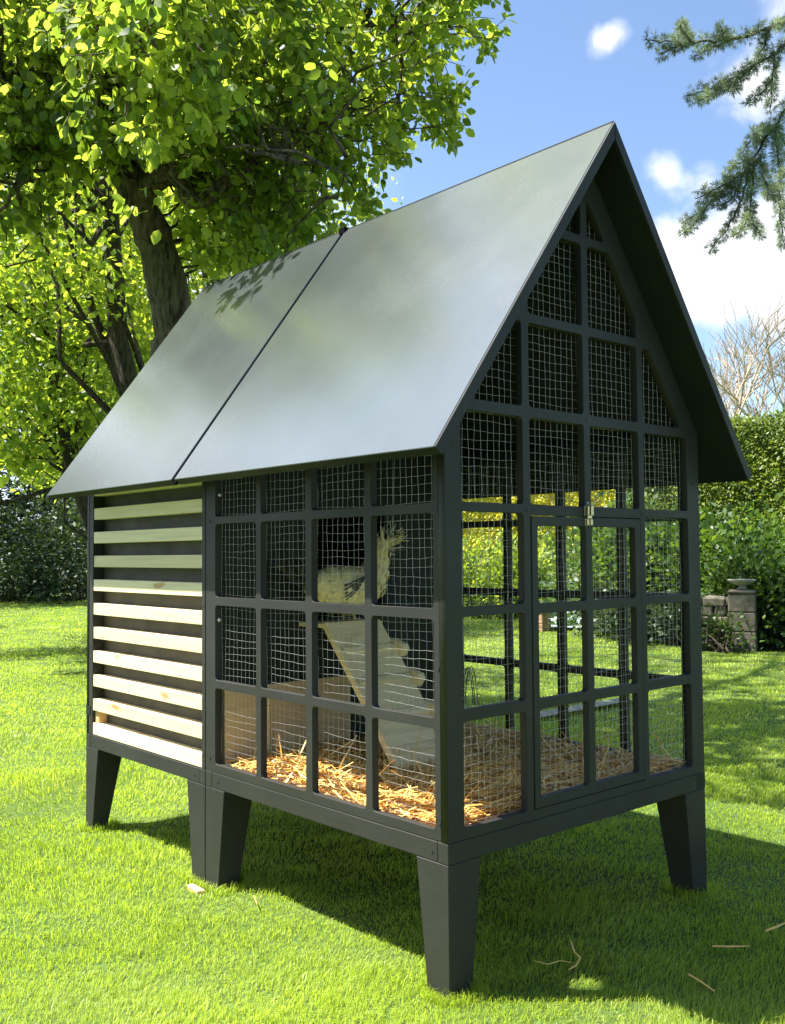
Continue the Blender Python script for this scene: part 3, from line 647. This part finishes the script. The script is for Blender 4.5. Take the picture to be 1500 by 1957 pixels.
conifer(base_at(-170,31),11,3.6,9000,'tallest dark conifer at the far left behind the bright trees',44)
conifer(base_at(130,33),11,3.4,11000,'dark pointed conifer in the gap left of the pear trunk',45)
conifer(base_at(480,33),9,3.4,9000,'dark conifer behind the trees right of the pear trunk',46)
for k,(x_,y_,h_,r_,lb_) in enumerate(((2.6,-8.8,9,2.8,'large added tree behind the viewer, unseen, keeping sky light off the coop front'),(-3.4,-10.5,9.5,3.2,'large added tree behind the viewer on the left, unseen, blocking sky light from the coop side'),  # both trees here are added out of view to block sky light
      (-9.2,-3.3,8.2,1.5,'slim tree beyond the left picture edge nearest the coop'),(-17.5,-1.0,9,2.3,'round tree beyond the left picture edge at mid lawn'),(-24,3.0,10,2.6,'round tree beyond the left picture edge at the far lawn'))):
    tree('broadleaf_tree',(x_,y_,0),h_,r_,h_*(.5 if k<2 else .75),8000 if k<2 else 3500,.34 if k<2 else .2,M['mid'],lb_,seed=130+k,nclump=50)
def shrub(base,rx,ry,h,n,ls,m,label,seed,name='shrub',cat='shrub',group=None,z0=.0):
    rg=np.random.default_rng(seed);base=np.array(base,float);root=thing(name,base,label,cat,group);tbm=MB()
    K=[]
    for i in range(22):
        a=rg.uniform(0,6.28);q=rg.random()**.5;K.append(base+[rx*.75*q*math.cos(a),ry*.75*q*math.sin(a),z0+(h-z0)*rg.uniform(.25,.85)*(1-.35*q)])
        tbm.tube(wob(base+rg.normal(0,.06,3)*[1,1,0],K[-1],3,.04,rg),[.018,.013,.009,.004],4,False)
    per=n//22;P=np.concatenate([c+rg.normal(0,1,(per,3))*[rx*.26,ry*.26,h*.15] for c in K]);P[:,2]=np.abs(P[:,2]-.02)+.02
    D=P-(base+[0,0,h*.3]);D/=np.linalg.norm(D,axis=1)[:,None];D=D+rg.normal(0,.6,D.shape);Nn=rg.normal(0,.6,D.shape)+[0,0,.9]
    V,Fq=cards(P,D,Nn,ls*rg.uniform(.6,1.3,len(P)),.6)
    tbm.build('stem',M['dbark'],root);link('foliage',npmesh('foliage',V,[Fq]),m,root)
shrub(base_at(150,25),2.4,2.0,3.2,7000,.14,M['conifer'],'dark evergreen shrub filling the corner under the coop roof edge',47,'evergreen_shrub')
shrub(base_at(20,24.5),1.6,1.2,1.3,2500,.12,M['conifer'],'low dark shrub at the foot of the conifers at the left edge',48,'evergreen_shrub')
# ------------------------------------------------------------------ right hand garden
def hedgewall(name,A,B,th,h,n,ls,m,label,seed,h2=None):
    rg=np.random.default_rng(seed);A=np.array(A,float);B=np.array(B,float);ax=B-A;Ln=np.linalg.norm(ax);ax/=Ln;nr=np.array([ax[1],-ax[0],0])
    if nr@(CAM-A)<0:nr=-nr
    h2=h2 or h;root=thing(name,A,label,'hedge')
    c=[A,B,B-nr*th,A-nr*th];k=.14
    core=[A+ax*k-nr*k,B-ax*k-nr*k,B-ax*k-nr*(th-k),A+ax*k-nr*(th-k)]
    MB().hexa([p+[0,0,0] for p in core]+[core[0]+[0,0,h-k],core[1]+[0,0,h2-k],core[2]+[0,0,h2-k],core[3]+[0,0,h-k]],0).build('inner_growth',m,root)
    nf=int(n*.78);s=rg.random(n)*Ln;z=rg.random(n);hh=h+(h2-h)*s/Ln
    dep=.035*np.sin(s*5.1+np.sin(z*9)*1.5)*np.sin(z*11+s*1.7)+.03*np.sin(z*31+s*9)+rg.normal(0,.03,n)
    P=A+ax*s[:,None];P=P+nr*dep[:,None];P[:,2]=z*hh
    top=np.arange(n)>=nf;P[top]=A+ax*s[top][:,None]-nr*(rg.random(top.sum())*th)[:,None];P[top,2]=hh[top]+rg.normal(0,.05,top.sum())+.04*np.sin(s[top]*4)
    D=np.tile(nr,(n,1))*.7+rg.normal(0,.55,(n,3));D[:,2]-=.05;D[top]=rg.normal(0,.5,(top.sum(),3))+[0,0,.8];Nn=rg.normal(0,.5,(n,3))+[0,0,1]+nr*.4
    V,Fq=cards(P,D,Nn,ls*rg.uniform(.6,1.3,n),.5);link('foliage',npmesh('foliage',V,[Fq]),m,root)
    MB().tube([A+ax*Ln*.5-nr*th*.5,A+ax*Ln*.5-nr*th*.5+[0,0,h*.8]],.06,6).build('stem',M['dbark'],root)
hA=at(1180,1055,18.5);hB=at(1900,1055,13.2)
hedgewall('hedge',(hA[0],hA[1],0),(hB[0],hB[1],0),1.6,3.4,56000,.075,M['hedge'],'tall clipped green hedge wall at the right, under the bare trees',51,h2=3.2)
hC=at(700,1055,24);hD=at(1290,1055,20.8)
hedgewall('hedge',(hC[0],hC[1],0),(hD[0],hD[1],0),1.4,3.9,62000,.085,M['golden'],'sunlit golden yellow hedge seen through the mesh of the run',52)
SG='leafy shrubs along the border behind the run'
for i,(u,d,rx,h,m_,lb) in enumerate(((905,17.5,1.0,1.45,'bright','light green shrub seen through the left mesh bay of the coop front'),(985,17.0,.75,1.35,'bright','yellow green shrub seen behind the left half of the coop door'),
   (1075,20,1.5,2.1,'mid','deep green shrub beyond the pale pool'),(1165,14.2,.95,1.8,'mid','dark green shrub seen behind the right half of the coop door'),(1225,13.4,.9,1.8,'mid','dark green shrub seen left of the right front post'),
   (1290,12.9,1.1,1.75,'mid','leafy green shrub seen through the rightmost mesh bay'),(1385,12.6,1.0,1.75,'mid','rounded green shrub directly behind the stone pillar and urn'),
   (1475,12.9,1.1,1.62,'mid','green shrub at the right picture edge in front of the hedge'),(1600,12.5,1.2,1.5,'mid','green shrub just right of the picture edge'))):
    if u>1550: continue
    shrub(base_at(u,d),rx,rx*.8,h,4200,.10,M[m_],lb,60+i,group=SG)
shrub(base_at(1478,11.35),.62,.5,.92,3800,.07,M['conifer'],'low dark ivy mound beside the stone wall at the right edge',71,'ivy_mound','ivy')
shrub(base_at(1300,11.9),.5,.4,.7,1500,.07,M['conifer'],'low dark ivy clump left of the stone wall behind the right post',72,'ivy_mound','ivy')
shrub(base_at(1205,12.5),.9,.6,.85,2600,.08,M['conifer'],'dark undergrowth below the shrubs, seen through the lower mesh of the door',73,'undergrowth','undergrowth')
# stone wall with pillar and urn
g0=ground(1335,1243);g1=ground(1432,1246)
ax=g1-g0;ax/=np.linalg.norm(ax);nr=np.array([ax[1],-ax[0],0]);nr=nr if nr@(CAM-g0)>0 else -nr
wall=thing('stone_wall',g0,'low rough stone wall with climbing stems at the right','stone wall')
rg=np.random.default_rng(8);mb=MB();Lw=np.linalg.norm(g1-g0)
zc=0
for r_i in range(5):
    hh=[.14,.13,.12,.12,.10][r_i];s=-.15+(.09 if r_i%2 else 0)
    while s<Lw-.22:
        l=rg.uniform(.14,.28);a=g0+ax*s-nr*.02;j=rg.uniform(-.012,.012);P=[a+nr*j,a+ax*(l-.012)+nr*j]
        q=[P[0],P[1],P[1]-nr*.3,P[0]-nr*.3];jj=rg.normal(0,.008,(8,3));mb.hexa([p+[0,0,zc]+jj[k_] for k_,p in enumerate(q)]+[p+[0,0,zc+hh-.002]+jj[4+k_] for k_,p in enumerate(q)],.016);s+=l
    zc+=hh
mb.build('masonry',M['stone'],wall)
mb=MB()
for k in range(9):
    s=rg.uniform(0,Lw-.25);a=g0+ax*s+nr*.03;b_=a+ax*rg.uniform(-.15,.15)+[0,0,rg.uniform(.35,.62)];mb.tube(wob(a,b_,4,.012,rg),[.009,.007,.006,.005,.003],4,False)
mb.build('climbing_stem',M['dbark'],wall)
pb=ground(1418,1246)-nr*.16
pl=thing('stone_pillar',pb,'square stone pillar carrying the flat urn at the end of the low wall','pillar')
mb=MB()
def rbox(mb,c,hx_,hy_,z0,z1,bv=.01):
    q=[c-ax*hx_-nr*hy_,c+ax*hx_-nr*hy_,c+ax*hx_+nr*hy_,c-ax*hx_+nr*hy_];mb.hexa([p+[0,0,z0] for p in q]+[p+[0,0,z1] for p in q],bv)
for z0,z1 in ((0,.22),(.225,.44),(.445,.64)): rbox(mb,pb,.145,.145,z0,z1)
mb.build('shaft',M['stone'],pl);mb=MB();rbox(mb,pb,.152,.152,.645,.69,.02);mb.build('cap',M['stone'],pl)
tag(MB().lathe([(.055,.0),(.06,.01),(.035,.03),(.04,.045),(.12,.075),(.155,.10),(.16,.112),(.15,.118),(.10,.105)],(pb[0],pb[1],.692),26).build('urn',M['urn'],None,True),'shallow pale stone urn with a wide rim on top of the pillar','urn')
wl=g0+ax*.25+nr*.12
shrub((wl[0],wl[1],0),.34,.12,.5,480,.05,M['mid'],'sparse creeper growing over the face of the low stone wall',74,'creeper','creeper')
wl=g0+ax*.5-nr*.55
shrub((wl[0],wl[1],0),.7,.4,1.25,3600,.08,M['mid'],'leafy green bush spilling over the top of the low stone wall',75)
# pool, far pillar, path
a=ground(1046,1207);b_=ground(1125,1207);c_=a+(a-CAM)*[1,1,0]*.42;d_=b_+(b_-CAM)*[1,1,0]*.42
def sheet(name,pts,z,m,kind='structure'):
    me=bpy.data.meshes.new(name);me.from_pydata([(p[0],p[1],z) for p in pts],[],[list(range(len(pts)))]);o=link(name,me,m);o['kind']=kind;return o
sheet('pool_water',[a,b_,d_,c_],.06,M['pool'])
g=ground(1034,1207);pf=thing('brick_pier',g,'small sunlit brown brick pier beside the pale pool, seen through the door mesh','brick pier')
mb=MB()
for k in range(5): mb.box(g[0]-.1,g[0]+.1,g[1]-.1,g[1]+.1,k*.062,k*.062+.056,.006)
mb.build('shaft',simple('brick',(.36,.22,.13),.9,0,.4,12),pf);MB().box(g[0]-.12,g[0]+.12,g[1]-.12,g[1]+.12,.312,.34).build('cap',M['stone'],pf)
P1,P2=ground(1030,1368),ground(1200,1338);P3,P4=ground(1205,1346),ground(1030,1380)
sheet('path',[P1,P2,P3,P4],.03,M['slab'])
for k,(u0,u1,vt) in enumerate(((880,897,1283),(884,908,1280),(890,915,1279))):
    a=ground(u0,1350);b_=a+RT*[1,1,0]*.09;pts=[]
    for j in range(11):
        t=j/10*math.pi;pts.append(a+(b_-a)*(.5-.5*math.cos(t))+np.array([0,0,.30*math.sin(t)-.02])+FW*.04*k)
    tag(MB().tube(pts,.004,6).build('garden_hoop',M['black']),['left','middle','right'][k]+' one of three thin black wire hoops standing in the grass behind the run','wire hoop','three wire hoops in the grass')
# ------------------------------------------------------------------ bare trees
def bare(base,h,label,seed):
    rg=np.random.default_rng(seed);base=np.array(base,float);root=thing('bare_tree',base,label,'bare tree','bare trees above the hedge');mb=MB()
    def grow(p,d,l,r,dep):
        q=p+d*l+rg.normal(0,.03*l,3);m_=(p+q)/2+rg.normal(0,.05*l,3);mb.tube([p,m_,q],[r,r*.85,r*.7],4 if dep>1 else 3,False)
        if dep==0: return
        for k in range(3 if dep>1 else 4):
            dd=d+rg.normal(0,.42,3)*[1,1,.6];dd[2]+=.12;dd/=np.linalg.norm(dd);grow(q if k<2 else m_,dd,l*rg.uniform(.6,.85),max(.012,r*.66),dep-1)
    mb.tube([base,base+[0,0,h*.22]],[.12,.10],6)
    for k in range(4):
        d=np.array([rg.normal(0,.35),rg.normal(0,.35),1.]);d/=np.linalg.norm(d);grow(base+[0,0,h*.2],d,h*.24,.06,4)
    mb.build('branches',M['twig'],root)
bare(base_at(1385,30),9.6,'bare tan tree above the hedge, just right of the roof edge',81)
bare(base_at(1475,31),9.8,'bare tan tree above the hedge at the right picture edge',82)
bare(base_at(1335,33),9.6,'bare twiggy tree half hidden by the dark roof overhang',83)
# ------------------------------------------------------------------ cedar at the upper right
cb=at(2150,1055,6.0);cedar=thing('cedar_tree',(cb[0],cb[1],0),'blue green cedar reaching drooping needle branches in from the upper right corner','cedar')
mbt=MB().tube([(cb[0],cb[1],-.1),(cb[0],cb[1],3),(cb[0]-.05,cb[1],6.5)],[.2,.16,.1],12)
top1=np.array([cb[0],cb[1],4.4])
DC=3.9
BR=[[(1560,10,DC+.2),(1460,58),(1400,75),(1330,80),(1270,80),(1232,76)],[(1318,80),(1306,62),(1299,47)],[(1306,82),(1280,95),(1258,104)],[(1400,75),(1360,92),(1325,108)],[(1467,58),(1458,92),(1440,120)],[(1380,76),(1378,52)],
 [(1600,20,DC),(1510,75),(1480,102),(1440,125),(1400,148),(1360,170),(1310,183)],[(1395,152),(1362,178),(1332,192)],[(1478,104),(1476,150),(1470,212)],[(1476,150),(1452,178),(1428,196)],[(1440,125),(1400,165),(1410,172)],
 [(1620,60,DC-.1),(1530,170),(1490,225),(1455,275),(1425,325),(1380,355),(1328,380)],[(1455,275),(1440,262),(1412,300)],[(1405,340),(1350,395),(1300,427)],[(1345,400),(1322,432),(1302,447)],[(1430,320),(1415,385),(1385,440),(1355,480)],[(1440,310),(1432,400),(1408,450)],[(1430,400),(1440,430),(1456,451)],
 [(1480,250),(1488,330),(1488,400),(1498,475)],[(1450,300),(1462,350),(1468,372)],[(1480,235),(1520,330),(1512,420)],[(1470,240),(1440,256)],[(1400,345),(1370,375),(1340,362)],[(1425,325),(1395,380),(1365,395)],[(1440,300),(1400,320),(1382,345)]]
rg=np.random.default_rng(91);NP=[];ND=[];NLs=[]
tips=[]
for bi,b in enumerate(BR):
    off=rg.uniform(-.25,.25) if bi not in (0,6,11) else 0
    pts=[at(q[0],q[1],(q[2] if len(q)>2 else DC)+off*min(1,i*.5)) for i,q in enumerate(b)]
    q,r=dense([np.array(x) for x in pts],list(np.linspace(.009 if len(b)>4 else .0055,.0018,len(pts))),6)
    q=[x+rg.normal(0,.0025,3) for x in q];mbt.tube(q,r,5,False)
    if bi in (0,6,11): mbt.tube(wob(top1-[0,0,.5*(bi/6)],q[0],4,.03,rg),[.05,.035,.025,.015,.009],6,False)
    for i in range(len(q)-1):
        sl=np.linalg.norm(q[i+1]-q[i]);k=max(1,int(sl/.0024))
        for j in range(k):
            c=q[i]+(q[i+1]-q[i])*rg.random();ax_=(q[i+1]-q[i])/sl
            if c[2]<CAM[2]: continue
            side=rg.normal(0,1,3);side-=ax_*(side@ax_);side/=np.linalg.norm(side)
            fat=.022 if len(b)>4 else .012
            cc=c+side*rg.random()*fat*1.4
            nn_=16;dd=side+rg.normal(0,.65,(nn_,3))+ax_*.25;dd/=np.linalg.norm(dd,axis=1)[:,None]
            NP.append(np.tile(cc,(nn_,1)));ND.append(dd);NLs.append(rg.uniform(.016,.03,nn_))
NP=np.concatenate(NP);ND=np.concatenate(ND);NLs=np.concatenate(NLs)
V,Fq=cards(NP,ND,rg.normal(0,1,NP.shape),NLs,.075)
mbt.build('branch',M['dbark'],cedar);link('needles',npmesh('needles',V,[Fq]),M['cedar'],cedar)
# ================================================================== GROUND
def gridmesh(name,x0,x1,y0,y1,n):
    xs=np.linspace(x0,x1,n);ys=np.linspace(y0,y1,n);X,Y=np.meshgrid(xs,ys,indexing='ij')
    return X,Y
me=bpy.data.meshes.new('lawn');me.from_pydata([(-400,-400,0),(400,-400,0),(400,400,0),(-400,400,0)],[],[(0,1,2,3)])
lawn=link('lawn',me,M['lawn']);lawn['kind']='structure'
def gnoise(x,y,s,seed):
    r=np.random.default_rng(seed);o=np.zeros_like(x)
    for k in range(7):
        a=r.uniform(0,6.28);f=s*r.uniform(.6,1.7);o+=np.sin((x*math.cos(a)+y*math.sin(a))*f+r.uniform(0,6.28))
    return o/3
def grass(n,seed=17):
    rg=np.random.default_rng(seed)
    th=rg.uniform(-.62,.62,n);d=1.55*np.exp(rg.random(n)*math.log(30/1.55))
    a=yaw+th  # heading
    x=CAM[0]-np.sin(a)*d;y=CAM[1]+np.cos(a)*d
    keep=np.ones(n,bool)
    # not inside legs
    for lx0,lx1 in ((-.078,0),(-1.265,-1.116),(-2.14,-2.08)):
        for ly0,ly1 in ((0,.078),(1.122,1.2)): keep&=~((x>lx0)&(x<lx1)&(y>ly0)&(y<ly1))
    u,v,dd=proj(np.stack([x,y,0*x],1));keep&=~((v<1246)&(u>1325)&(d>10))
    x,y=x[keep],y[keep];n0=len(x)
    ex=[];ey=[]
    for (fx,fy,fr,k) in ((-.04,.04,.05,900),(-1.18,.04,.10,900),(-2.11,.04,.05,400),(-.04,1.16,.05,500)):
        a_=rg.uniform(0,6.28,k);r_=fr+np.abs(rg.normal(0,.018,k))+.008;ex.append(fx+r_*np.cos(a_)*(1.0));ey.append(fy+np.clip(r_*np.sin(a_)*1.0,-.075,.075))
    x=np.concatenate([x]+ex);y=np.concatenate([y]+ey);d=np.hypot(x-CAM[0],y-CAM[1]);n=len(x)
    g=gnoise(x,y,5,1);h=(.021+.007*np.clip(g,-1,1.5)+.006*gnoise(x,y,22,5))*rg.uniform(.55,1.4,n);h=np.clip(h,.012,.075);h[n0:]=rg.uniform(.018,.048,n-n0)
    la=gnoise(x,y,2.2,2)*1.3+gnoise(x,y,9,3)*.8+rg.normal(0,.9,n);lean=rg.uniform(.15,1.05,n)
    wd=np.maximum(.0016,.0007*d)*rg.uniform(.7,1.3,n)
    fa=rg.uniform(0,math.pi,n);S=np.stack([np.cos(fa),np.sin(fa),0*fa],1);L_=np.stack([np.cos(la),np.sin(la),0*la],1)
    B=np.stack([x,y,np.full(n,-.002)],1);z=np.array([0,0,1.])
    m_=B+z*(h*.6)[:,None]+L_*(h*lean*.3)[:,None];tp=B+z*(h*(1.05-.35*lean))[:,None]+L_*(h*lean*.95)[:,None]
    V=np.stack([B-S*(wd/2)[:,None],B+S*(wd/2)[:,None],m_+S*(wd*.4)[:,None],m_-S*(wd*.4)[:,None],tp],1).reshape(-1,3)
    b=np.arange(n)[:,None]*5
    return V,b+np.array([0,1,2,3]),b+np.array([3,2,4])
V,q4,q3=grass(820000)
go=link('grass',npmesh('grass',V,[q4,q3]),M['grass']);tag(go,'short bright green lawn grass around and beneath the coop','grass',kind='stuff')
